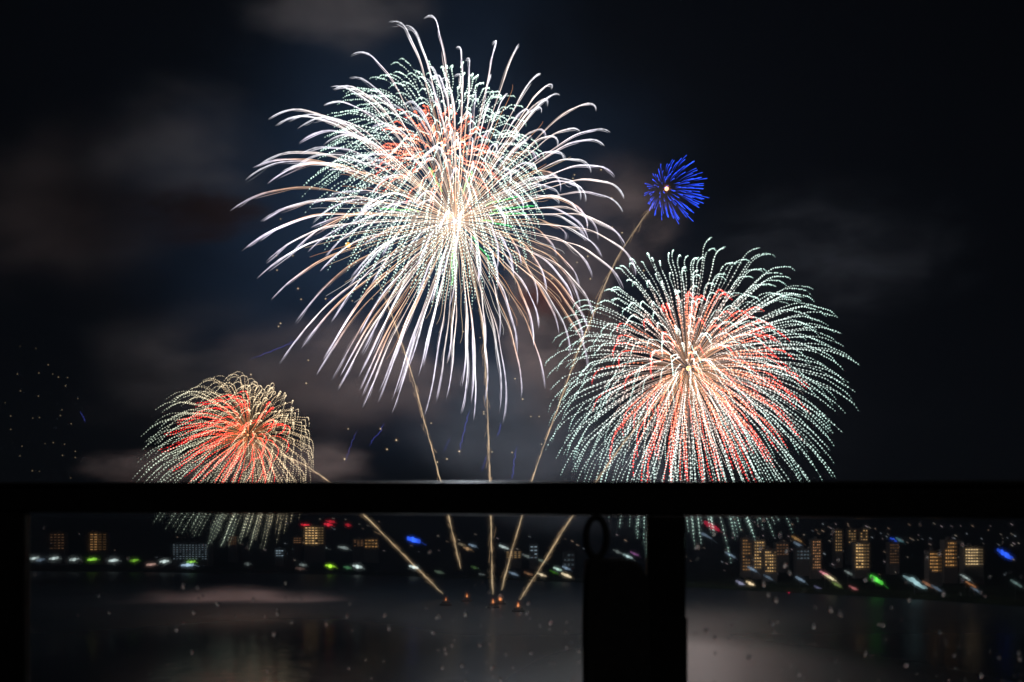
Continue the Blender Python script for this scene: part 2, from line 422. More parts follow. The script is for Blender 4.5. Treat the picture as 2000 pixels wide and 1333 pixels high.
# broad blur of bluish light on the right, shaped as slanting glowing balls
p = at(1788, 1137, 760)
g = G()
for i in range(9):
    t = i / 8 - .5
    g.ball((t * 15, random.uniform(-1, 1), -t * 8.5 + random.uniform(-.8, .8)), 2.3, 1.5, 2.0 * (1 - abs(t)), [x * (.75 - abs(t)) for x in (.6, .95, 1.0)], 8, 5, slant=-.5)
o = g.build("floodlight", M_LAMP, smooth=True); o.location = p
tag(o, "broad bluish white floodlight glowing on the right shore", "floodlight")
gz = land_z(1788, 760); q = G(); q.tube([(0, 2, 0), (0, 2, gz - p[2])], .3, (0, 0, 0), 6); q.build("post", M_POST, o)

# small house lights dotted over the hillside
hl = [(625, 1014), (651, 1013), (675, 1015), (702, 1024), (709, 1033), (653, 1034), (648, 1031), (718, 1027), (740, 1019), (560, 1022), (1190, 1018), (1205, 1045), (1222, 1056),
      (1104, 1053), (1128, 1065), (1140, 1072)]
r2 = random.Random(5)
for i in range(95):
    x = r2.uniform(1430, 1990); hl.append((x, r2.uniform(1018, 1062) + (x - 1700) * 0.02))
for i in range(45):
    hl.append((r2.uniform(1340, 1990), r2.uniform(1062, 1125)))
for i in range(30): hl.append((r2.uniform(60, 1130), r2.uniform(1040, 1100)))
for i, (x, y) in enumerate(hl):
    ds = shore_d(x); Y = ds + 120
    while EYE + (HY - y) / F * Y > land_z(x, Y) + 5 and Y < ds + 2200: Y += 20
    p = at(x, y, Y); u = Y / F; st = r2.uniform(.06, .3) * (0.5 if x < 1100 else 0.8)
    tint = r2.choice([(1, .85, .7), (.8, .9, 1), (1, .7, .5), (1, .8, .85)])
    g = G(); k = dirn(x); ln = r2.uniform(2, 4.5)
    for j in range(3): g.ball(((j - 1) * ln * .4 * u, 0, -(j - 1) * ln * .4 * k * u), ln * .35 * u, u, 1.3 * u, [c * st * (1 - .3 * abs(j - 1)) for c in tint], 6, 4, slant=-k)
    o = g.build("house_light", M_LAMP, smooth=True); o.location = p
    side = "right of the railing post" if x > 1340 else "left of the railing post"
    tag(o, "tiny faint house light dotted on the dark hillside " + side, "house light", "house lights on the hillside " + side)

# ------------------------------------------------------------------ fireworks
U = 750.0 / F                                    # metres per photo pixel at the bursts
def wobble(seed, amp):
    q = np.random.default_rng(seed); ph = q.uniform(0, 6.28, 6); fr = np.array([9., 15., 23.])
    def w(s):
        s = np.asarray(s)[:, None]
        x = (np.sin(fr * s + ph[:3]) * [1, .6, .35]).sum(1) - (np.sin(ph[:3]) * [1, .6, .35]).sum()
        z = (np.sin(fr * 1.13 * s + ph[3:]) * [1, .6, .35]).sum(1) - (np.sin(ph[3:]) * [1, .6, .35]).sum()
        return np.stack([x, 0.3 * x, z], 1) * amp * np.minimum(1, s * 3)
    return w
def sphere_dirs(n, jit, seed):
    """directions spread evenly but without a pattern: each is the loneliest of a few random candidates"""
    q = np.random.default_rng(seed); D = np.zeros((n, 3))
    for i in range(n):
        c = q.normal(0, 1, (9, 3)); c /= np.linalg.norm(c, axis=1)[:, None]
        D[i] = c[0] if i == 0 else c[np.argmin((c @ D[:i].T).max(1))]
    return D
SAG = 2.2
def path(d, R, drift, s, k, w):
    s = np.asarray(s, float)
    f = (1 - np.exp(-k * s)) / (1 - math.exp(-k))
    return R * d[None] * f[:, None] + np.array(drift)[None] * (s ** SAG)[:, None] + w(s)
def lerp(stops, s):
    s = np.asarray(s); xs = [a for a, _ in stops]
    return np.stack([np.interp(s, xs, [c[i] for _, c in stops]) for i in range(3)], -1)

def emit_parts(trails, root, name):
    """trails: list of (length on screen, G): the 100 that show largest are parts, the rest one part"""
    trails.sort(key=lambda t: -t[0])
    for _, g in trails[:100]: g.build(name, M_FIRE, root)
    if trails[100:]:
        a = G()
        for _, g in trails[100:]: a.add(g.v, g.f, g.c)
        o = a.build(name, M_FIRE, root); o['kind'] = 'stuff'

def burst_light(root, power, col, radius, off=(0, 0, 0)):
    l = bpy.data.lights.new("burst_light", 'POINT'); l.energy = power; l.color = col; l.shadow_soft_size = radius
    o = bpy.data.objects.new("burst_light", l); COL.objects.link(o); o.parent = root; o.location = off

def screen_len(p): return float(np.hypot(p[-1][0] - p[0][0], p[-1][2] - p[0][2]))

def dotted(root, name, n, R, drift, k, w, seed, N, s0, dot_r, stops, stren, line=0.0, line_r=0.18, keep=None, jitR=.045, line_to=0.75, line_from=.03, tint=None, end=(.84, 1.0)):
    q = np.random.default_rng(seed); out = []
    for d in sphere_dirs(n, .05, seed):
        if keep is not None and not keep(d, q): continue
        Rr = R * (1 + np.clip(q.normal(0, jitR), -.12, .06)); e = q.uniform(*end); b = q.uniform(.55, 1.15)
        ph = q.uniform(0, 1)
        s = np.arange(0, N + 1) / N; s = (s + ph / N); s = s[(s >= s0) & (s <= e)]
        P = path(d, Rr, drift, s, k, w); C = lerp(stops, s) * b * stren
        if tint is not None: C = C * tint(P)
        g = G()
        for i in range(len(s)):
            if q.random() < .06: continue
            fade = min(1.0, (e - s[i]) / .12 + .35)
            g.octa(P[i] + q.normal(0, .12, 3), dot_r * q.uniform(.75, 1.15) * (.7 + .3 * fade), C[i] * fade)
        if line:
            sl = np.linspace(line_from, min(e, line_to), 26); PL = path(d, Rr, drift, sl, k, w)
            CL = lerp(stops, sl) * (b * stren * line) * (1 - .82 * sl / line_to)[:, None]
            if tint is not None: CL = CL * tint(PL)
            g.tube(PL, line_r, CL)
        out.append((screen_len(P), g))
    emit_parts(out, root, name)

def furry(root, name, n, R, drift, k, w, seed, stops_fn, stren, keep=None):
    """long comets with a soft glittering tail: a core and loose strands that sink behind it"""
    q = np.random.default_rng(seed); out = []
    for d in sphere_dirs(n, .09, seed):
        if keep is not None and not keep(d, q): continue
        Rr = R * (1 + np.clip(q.normal(0, .09), -.25, .09)) * (1 - .20 * max(0, -d[2])) * (1 + .085 * max(0, d[2])) * (1 - .05 * max(0, d[0])); e = q.uniform(.84, 1.0); b = q.uniform(.6, 1.1)
        stops = stops_fn(d, q)
        g = G()
        s = np.linspace(.01, e, 46); P = path(d, Rr, drift, s, k, w)
        t = s / e
        prof = np.interp(t, [0, .25, .6, .82, .95, 1], [.20, .28, .54, .72, .46, .08])
        rag = 1 + .22 * np.sin(s * 70 + q.uniform(0, 6)) * np.interp(t, [0, .4, 1], [0, .4, 1])
        C = lerp(stops, t) * b * stren * np.interp(t, [0, .7, .93, 1], [1, .95, .6, .12])[:, None]
        C *= (1 + .25 * np.sin(s * 97 + q.uniform(0, 6)))[:, None]
        g.tube(P, prof * rag * .62, C, 4)
        for j in range(16):
            a = q.uniform(.30, .88) * e; bb = min(e * .995, a + q.uniform(.08, .3))
            ss = np.linspace(a, bb, 12); PP = path(d, Rr, drift, ss, k, w)
            tt = np.linspace(0, 1, 12)
            off = np.array([q.normal(-.25, .55), q.normal(0, .5), -abs(q.normal(.5, .9))])
            PP = PP + off[None] * np.sin(tt * math.pi * .6 + .35)[:, None]
            CC = lerp(stops, ss / e) * b * stren * (.22 + .35 * q.random()) * (np.sin(tt * math.pi) ** .7 + .05)[:, None] * np.interp(ss / e, [.7, .95, 1], [1, .75, .3])[:, None]
            g.tube(PP, .16 + .16 * q.random(), CC)
        out.append((screen_len(P), g))
    emit_parts(out, root, name)

# 1. the great white willow burst
c = at(889, 432, 750)
big = empty("firework_burst", c)
tag(big, "largest firework, long white and gold streamers drooping from a glaring core", "firework", "fireworks over the lake")
wB = wobble(3, .55)
def big_stops(d, q):
    brown = (d[2] < .3 and abs(d[0]) > .4 and q.random() < .55)
    tip = (.95, .88, 1.05) if d[2] < .3 else (1.15, 1.15, 1.25)
    mid = (1.0, .60, .40) if brown else [(1.45, 1.4, 1.45), (1.4, 1.22, 1.15), (1.2, 1.12, 1.3)][q.integers(3)]
    return [(0, (.26, .14, .05)), (.05, (.5, .3, .15)), (.12, (1.0, .72, .48)), (.3, (1.45, 1.12, .95) if not brown else (1.1, .7, .42)), (.6, mid), (.85, tip), (1, tip)]
furry(big, "streamer", 215, 380 * U, (-36 * U, 0, -108 * U), 2.1, wB, 21, big_stops, 1.15, keep=lambda d, q: d[2] > -.05 or q.random() < .66)
furry(big, "short_streamer", 85, 262 * U, (-34 * U, 0, -52 * U), 2.0, wB, 27, big_stops, .8, keep=lambda d, q: d[2] > -.1)
# a second, shorter and denser set of gold lines that fills the core
q0 = np.random.default_rng(5); tr = []
for d in sphere_dirs(125, .1, 8):
    R = q0.uniform(120, 300) * U; s = np.linspace(.02, 1, 22)
    P = path(d, R, (-12 * U, 0, -16 * U), s, 1.7, wB); g = G()
    warm = q0.choice(3)
    st = [[(0, (.2, .11, .05)), (.15, (.6, .4, .22)), (.5, (.9, .66, .42)), (1, (.4, .3, .2))], [(0, (.2, .11, .05)), (.15, (.7, .5, .34)), (.6, (.95, .9, .8)), (1, (.4, .4, .4))], [(0, (.2, .09, .03)), (.15, (.7, .34, .12)), (.5, (.9, .42, .16)), (1, (.35, .16, .08))]][warm]
    g.tube(P, .22, lerp(st, s)); tr.append((screen_len(P), g))
emit_parts(tr, big, "gold_line")
for (dx, dz, R) in [(-.03, -1, 130), (.05, -1, 95), (.9, .06, 150), (.97, .15, 165), (.85, .3, 140), (.3, .8, 110), (-.35, .75, 120), (.95, -.1, 120), (-.8, .1, 150), (.55, -.6, 110)]:
    d = np.array([dx, -.35, dz]); d /= np.linalg.norm(d); s = np.linspace(.35, 1, 14)
    g = G(); g.tube(path(d, R * U, (0, 0, -14 * U), s, 1.2, wB), .5, lerp([(0, (.3, .8, .25)), (1, (.04, .75, .12))], s), 4)
    g.build("green_streak", M_FIRE, big)
g = G(); g.ball((0, 0, 0), 1.3, 1.3, 1.3, (3, 2.3, 1.3), 14, 10); g.build("core", M_FIRE, big, True)
burst_light(big, POWER_BIG, (.82, .9, 1.0), 1.4)

# 2. the dotted green ball with a red heart above and behind the core
c = at(858, 315, 745)
gb = empty("firework_burst", c)
tag(gb, "dotted pale green ball of a firework with a red heart, behind the white streamers", "firework", "fireworks over the lake")
U2 = 745 / F; wG = wobble(9, .6)
dotted(gb, "dotted_trail", 380, 232 * U2, (-28 * U2, 0, -80 * U2), 1.9, wG, 31, 34, .34, .62, [(0, (1, 1.1, 1)), (1, (.70, 1.05, .88))], 1.5, line=.3, line_to=1.0, line_from=.32)
dotted(gb, "red_trail", 120, 132 * U2, (-12 * U2, 0, -26 * U2), 1.7, wobble(10, .6), 32, 26, .25, .8, [(0, (1.6, .8, .5)), (.5, (1.5, .4, .2)), (1, (1.1, .08, .04))], 1.0, line=.6, line_to=1.0, line_from=.22,
       keep=lambda d, q: d[2] > -.35)

# 3. the teal dotted burst on the right with its red heart
c = at(1345, 720, 750)
rb = empty("firework_burst", c)
tag(rb, "dotted teal white firework on the right with red trails and an orange core", "firework", "fireworks over the lake")
wR = wobble(14, .5)
dotted(rb, "dotted_trail", 420, 298 * U, (16 * U, 0, -82 * U), 2.0, wR, 41, 39, .24, .62, [(0, (.25, .11, .04)), (.08, (.55, .30, .17)), (.22, (1.2, .88, .76)), (.4, (.95, 1.08, 1.0)), (1, (.62, 1.0, .88))], 1.25, line=.42, line_to=1.0, line_from=.06)
dotted(rb, "short_trail", 85, 190 * U, (18 * U, 0, -44 * U), 1.9, wR, 45, 32, .12, .52, [(0, (.5, .25, .12)), (.2, (1.3, .9, .75)), (1, (1.0, .8, .7))], .75, line=.6, line_to=1.0, line_from=.05)
dotted(rb, "red_trail", 165, 208 * U, (24 * U, 0, -72 * U), 2.1, wobble(15, .6), 42, 34, .2, .78, [(0, (.35, .15, .04)), (.12, (.8, .38, .14)), (.3, (1.9, .55, .3)), (.6, (1.8, .22, .15)), (1, (1.3, .03, .05))], 1.2, line=.75, line_to=1.0,
       keep=lambda d, q: q.random() < .68 + .35 * d[0] - .15 * d[2])
g = G(); g.ball((0, 0, 0), 1.9, 1.9, 1.9, (3, 1.7, .55), 14, 10); g.build("core", M_FIRE, rb, True)
burst_light(rb, POWER_RIGHT, (1.0, .84, .82), 2.0)

# 4. the small cream and red burst low on the left
c = at(484, 850, 760)
lb = empty("firework_burst", c); U4 = 760 / F
tag(lb, "small cream firework with a red heart low on the left, cut by the rail", "firework", "fireworks over the lake")
def ltint(P): # cooler stars where the shell's second colour has lit, down on its left side
    t = np.clip((-P[:, 0] / (150 * U4)) - P[:, 2] / (300 * U4), 0, 1)[:, None]
    return (1 - t) * np.array([.95, .80, .58]) + t * np.array([.80, .98, .88])
dotted(lb, "dotted_trail", 300, 166 * U4, (-42 * U4, 0, -70 * U4), 2.0, wobble(19, .55), 51, 34, .24, .46, [(0, (.25, .13, .06)), (.12, (.4, .26, .14)), (.3, (.75, .62, .48)), (1, (1, 1, .9))], 1.25, line=.3, line_to=1.0, line_from=.06, tint=ltint)
dotted(lb, "red_trail", 150, 116 * U4, (-46 * U4, 0, -44 * U4), 2.0, wobble(20, .6), 52, 30, .2, .58, [(0, (.35, .14, .05)), (.12, (.8, .2, .06)), (.35, (1.8, .10, .06)), (1, (1.6, .02, .03))], 1.15, line=.7, line_to=1.0,
       keep=lambda d, q: q.random() < .52 - .42 * d[0])
g = G(); g.ball((0, 0, 0), .9, .9, .9, (1.6, .7, .25), 12, 8); g.build("core", M_FIRE, lb, True)
burst_light(lb, POWER_LEFT, (1.0, .62, .52), 1.6)

# 5. the little blue burst
c = at(1302, 369, 750)
bb = empty("firework_burst", c)
SAG = 1.3
tag(bb, "little blue firework of short rays around an orange white spot", "firework", "fireworks over the lake")
qb = np.random.default_rng(61); out = []; wQ = wobble(23, .16)
for d in sphere_dirs(130, .12, 61):
    R = 62 * U * qb.uniform(.85, 1.12); s = np.linspace(qb.uniform(.3, .6), qb.uniform(.88, 1), 12)
    P = path(d, R, (21 * U, 0, -4 * U), s, .9, wQ); t = np.linspace(0, 1, 12); b = qb.uniform(.55, 1.1)
    g = G(); g.tube(P, np.interp(t, [0, .6, .95, 1], [.12, .26, .33, .1]), lerp([(0, (.02, .03, .2)), (.5, (.02, .08, 1.2)), (1, (.05, .18, 1.9))], t) * b, 4)
    out.append((screen_len(P), g))
emit_parts(out, bb, "blue_ray"); SAG = 2.2
g = G(); g.ball((0, 0, 0), 1.5, 1.5, 1.5, (2.6, 1.5, .8), 16, 10); g.build("core", M_FIRE, bb, True)
g = G()
for d in sphere_dirs(40, .2, 3): g.tube([d * 1.4, d * qb.uniform(2.2, 4.2)], [.3, .1], (.22, .07, .03), 3)
g.build("core_glow", M_FIRE, bb)

# rising tails: ragged gold comets from each muzzle flame up to its burst
def comet(pts, label, seed, bright=1.0, w0=.9, w1=1.6):
    q = np.random.default_rng(seed); P = np.array([at(*p) for p in pts])
    L = np.r_[0, np.cumsum(np.linalg.norm(np.diff(P, axis=0), axis=1))]; L /= L[-1]
    def on(s):
        # smooth through the marked points
        s = np.asarray(s); out = np.stack([np.interp(s, L, P[:, i]) for i in range(3)], -1)
        for dlt in (-.025, .025): out = out + np.stack([np.interp(np.clip(s + dlt, 0, 1), L, P[:, i]) for i in range(3)], -1)
        return out / 3
    base = on([0])[0]; g = G()
    s = np.linspace(0, 1, 150); nz = np.array([mnoise.noise(Vector((x * 40, seed, 0))) for x in s])
    brt = np.clip(.75 + .9 * np.array([mnoise.noise(Vector((x * 13, seed, 5))) for x in s]), .25, 1.3)
    fade = np.interp(s, [0, .04, .8, 1], [.5, 1, 1, .35])
    core = on(s) + np.stack([nz * .5, nz * 0, nz * .2], 1) - base
    g.tube(core, .34 + .3 * brt * w0 * .6, (np.array([.95, .70, .42])[None] * (.25 + .5 * brt)[:, None] * fade[:, None] * bright), 4)
    for j in range(150):
        a = q.uniform(0, .97); b2 = min(1, a + q.uniform(.01, .035)); ss = np.linspace(a, b2, 5)
        wd = w0 + (w1 - w0) * a
        off = np.array([q.normal(-.2, wd), q.normal(0, wd), q.normal(-.3, .6)])
        k = np.interp(a, [0, .1, .85, 1], [.5, 1, 1, .4]) * bright
        col = np.array([.85, .55, .30]) * q.uniform(.15, .5) * k
        tw = np.linspace(.6, 1.15, 5)[:, None] if j % 2 else np.linspace(1, .5, 5)[:, None]
        g.tube(on(ss) - base + off * tw, q.uniform(.14, .3), col)
    for j in range(110):                                     # fine sparks hanging off the tail
        a = q.uniform(.05, .95); p0 = on([a])[0] - base; ln = q.uniform(1, 4)
        sd = -1 if q.random() < .75 else 1
        g.tube([p0, p0 + np.array([sd * ln, q.normal(0, .6), q.uniform(-.2, 1.0)])], [.16, .06], np.array([.5, .30, .18]) * q.uniform(.08, .3) * bright, 3)
    o = g.build("rising_comet", M_FIRE); o.location = base
    tag(o, label, "firework tail", "rising tails from the launch rafts")
def rise(pts, Y0, Y1=748):
    n = len(pts); return [(x, y, Y0 + (Y1 - Y0) * i / (n - 1)) for i, (x, y) in enumerate(pts)]
comet(rise([(868, 1164), (840, 1135), (800, 1096), (760, 1055), (712, 1007), (640, 938), (590, 905), (530, 880), (490, 856)], 748, 758), "golden tail slanting far left from its flame to the small cream firework", 1, .75)
comet(rise([(901, 1116), (893, 1080), (877, 1012), (860, 938), (843, 875), (828, 820), (806, 735), (785, 672), (765, 615), (745, 565), (734, 540)], 790), "curved golden tail ending below the orange star left of the glaring core", 2, .78)
comet(rise([(963, 1168), (961, 1130), (960, 1070), (959, 1005), (957, 938), (954, 860), (952, 790), (947, 700), (943, 640), (930, 560), (912, 490), (893, 440)], 715), "nearly upright golden tail in the middle leading up to the glaring core", 3, .75)
comet(rise([(978, 1160), (988, 1120), (1004, 1060), (1020, 1008), (1040, 935), (1066, 860), (1085, 810), (1108, 745), (1135, 670), (1158, 615), (1190, 535), (1210, 495), (1240, 450), (1262, 418), (1282, 392)], 758), "long golden tail curving up to the little blue firework", 4, .72)
comet(rise([(1013, 1176), (1035, 1140), (1062, 1100), (1085, 1060), (1117, 1010), (1168, 937), (1205, 882), (1248, 828), (1295, 770), (1338, 726)], 680), "golden tail slanting right from the lowest flame to the teal firework", 5, .78)
# falling dark plume of burnt sparks below the core
# muzzle flames and their rafts
raft_me = None
def raft():
    g = G(); g.box(-4, 4, -3, 3, -.4, .7)
    for i in range(4): g.box(-4.1 + i * 2.2, -3.0 + i * 2.2, -3.15, 3.15, .7, .85)
    return g.mesh("launch_raft", M_HULL)
raft_me = raft(); mort = G()
for i in range(5): mort.tube([(-2.4 + i * 1.2, 0, .85), (-2.4 + i * 1.2 + .05, 0, 2.3)], .35, (0, 0, 0), 8)
mort_me = mort.mesh("mortar_tube", M_POST)
for px, py, sc, st, lab in [(871, 1171, .75, .55, "faint red orange launch flame at the foot of the far left tail"),
                            (912, 1164, .9, .8, "orange launch flame standing alone, highest on the water"),
                            (963, 1175, .95, .75, "orange launch flame at the foot of the upright middle tail"),
                            (977, 1169, 1.25, 1.1, "brightest orange launch flame, close right of the middle one"),
                            (1012, 1182, .95, .9, "lowest orange launch flame, at the right slanting tail")]:
    Y = (EYE - 4) * F / (py - HY); p = at(px, py, Y)
    g = G(); V = []; f = []; C = []; n = 10; prof = [(0, -2.0), (.75, -1.6), (1.05, -.8), (.9, .1), (.55, 1.2), (.25, 2.4), (.02, 3.4)]
    for i, (r, z) in enumerate(prof):
        for j in range(n):
            a = 2 * math.pi * j / n; V.append(((r * math.cos(a) + .12 * math.sin(z * 2)) * sc * .72, r * math.sin(a) * sc * .72, z * sc * .72))
            C.append(np.array([[1.2, .25, .05], [1.6, .42, .1], [1.7, .62, .22], [1.5, .5, .15], [1.1, .28, .07], [.6, .12, .03], [.3, .05, .01]][i]) * st)
    for i in range(len(prof) - 1):
        for j in range(n):
            k = (j + 1) % n; f.append((i*n+j, i*n+k, (i+1)*n+k, (i+1)*n+j))
    g.add(V, f, C); o = g.build("launch_flame", M_FIRE, smooth=True); o.location = p
    tag(o, lab, "flame", "launch flames on the water")
    r_ = link("launch_raft", raft_me); r_.location = (p[0], p[1], 0)
    tag(r_, "dark raft with mortar tubes under the " + lab.split(" launch")[0] + " flame" + (", " + lab.split(", ")[1].replace("at the foot of", "at") if ", " in lab else ""), "raft", "launch rafts")
    m_ = link("mortar_rack", mort_me, r_)

# the lone orange star
g = G(); g.ball((0, 0, 0), 1.6, 1.6, 1.6, (1.5, .7, .12), 12, 8)
o = g.build("orange_star", M_FIRE, smooth=True); o.location = at(680, 479, 585)
tag(o, "round orange star glowing alone left of the glaring core", "firework star")

# small gold glitter sparks that hang in the air
gl = [(490, 732, .9), (548, 632, .7), (636, 584, .6), (588, 585, .6), (582, 564, .6), (544, 638, .5), (602, 704, .6), (598, 749, .6), (540, 500, .35), (572, 500, .4), (548, 428, .3), (541, 528, .4), (688, 588, .5), (727, 584, .4),
      (680, 838, .45), (743, 838, .9), (774, 860, .8), (756, 878, .7), (842, 827, .5), (854, 903, .9), (873, 897, .7), (897, 882, 1.0), (945, 805, .7), (945, 809, .7), (961, 883, .5), (1000, 884, .6), (1021, 780, .7), (1037, 814, .4),
      (1053, 814, .4), (1058, 868, .4), (905, 648, .5), (938, 660, .4), (673, 897, 1.0), (664, 752, .3), (1006, 740, .7), (1119, 349, .5), (1122, 342, .4), (1174, 332, .7), (1195, 387, .6), (1116, 396, .5), (1147, 440, .6), (1196, 444, .6),
      (1215, 455, .7), (1148, 501, .6), (1127, 513, .4), (1078, 545, .5), (1052, 622, .6), (1153, 545, .5), (1020, 514, .6), (1182, 674, .3), (1257, 529, .6), (1123, 450, .4),
      (39, 677, .15), (70, 681, .25), (94, 713, .4), (34, 731, .35), (76, 729, .35), (103, 731, .3), (114, 737, .4), (132, 738, .35), (128, 754, .35), (40, 764, .25), (75, 774, .45), (10, 787, .2), (121, 801, .25), (21, 813, .3), (118, 812, .3),
      (64, 817, .3), (77, 816, .3), (139, 828, .45), (21, 839, .25), (104, 865, .4), (88, 867, .2), (43, 872, .35), (126, 868, .35), (39, 891, .25), (122, 890, .4), (147, 882, .4), (147, 894, .3), (63, 920, .4), (77, 921, .2), (138, 934, .25), (152, 779, .3)]
qg = np.random.default_rng(77); GS = {}
for x, y, s in gl:
    s = s * (.22 if x < 160 else .75); k = round(s, 2)
    if k not in GS:
        g = G(); g.octa((0, 0, 0), .62, np.array([1.15, .92, .55]) * k * 1.1)
        for d in sphere_dirs(14, .3, int(k * 10)): g.tube([d * .5, d * qg.uniform(1.2, 3.2) * (.6 + .6 * k)], [.13, .05], np.array([.5, .32, .16]) * .35 * k, 3)
        GS[k] = g.mesh("glitter_spark", M_FIRE)
    o = link("glitter_spark", GS[k]); o.location = at(x, y, qg.uniform(640, 840))
    where = "far left in the dark sky" if x < 160 else ("beneath and left of the white streamers" if y > 420 and x < 1000 and y < 760 else ("low between the rising tails" if x < 1060 and y >= 760 else "right of the white streamers"))
    tag(o, "tiny gold glitter spark hanging " + where, "spark", "gold glitter sparks " + where)

# blue stars falling with a wavy thread of light
def blue(pts, label, b=.5):
    P = np.array([at(x, y, 735) for x, y in pts]); t = np.linspace(0, 1, 30); L = np.linspace(0, 1, len(P))
    Q = np.stack([np.interp(t, L, P[:, i]) for i in range(3)], -1) - P[0]
    Q[:, 0] += .35 * np.sin(t * 31) + .2 * np.sin(t * 57); Q[:, 2] += .2 * np.sin(t * 43)
    g = G(); g.tube(Q, np.interp(t, [0, .15, .8, 1], [.15, .36, .36, .12]), np.array([.08, .10, .68])[None] * b * np.interp(t, [0, .2, .8, 1], [.5, 1, .9, .3])[:, None])
    o = g.build("falling_star", M_FIRE); o.location = P[0]; tag(o, label, "falling star", "blue falling stars")
blue([(750, 826), (742, 845), (728, 858), (722, 872)], "blue falling thread second from the left under the streamers", .38)
blue([(697, 842), (688, 862), (680, 885), (674, 905)], "faint blue falling thread left of the others under the streamers", .25)
blue([(917, 801), (911, 822), (906, 845), (900, 868), (897, 885)], "brightest blue falling thread left of the upright golden tail")
blue([(978, 826), (976, 840), (970, 854)], "short blue falling thread right of the upright golden tail", .4)
blue([(1009, 872), (1004, 900), (1002, 925), (998, 940)], "blue falling thread running down to the rail", .5)
blue([(950, 890), (946, 905), (940, 922)], "dim short blue thread just left of the upright golden tail", .28)
blue([(879, 855), (872, 870), (866, 884)], "dim short blue thread right of the curved golden tail", .2)
blue([(584, 662), (560, 674), (530, 686), (487, 703)], "blue thread drifting level toward the left below the streamers", .35)
blue([(680, 563), (660, 578), (636, 588)], "short blue thread among the lower left streamers", .3)
blue([(156, 804), (163, 815), (167, 826)], "short blue thread far left in the dark sky", .22)

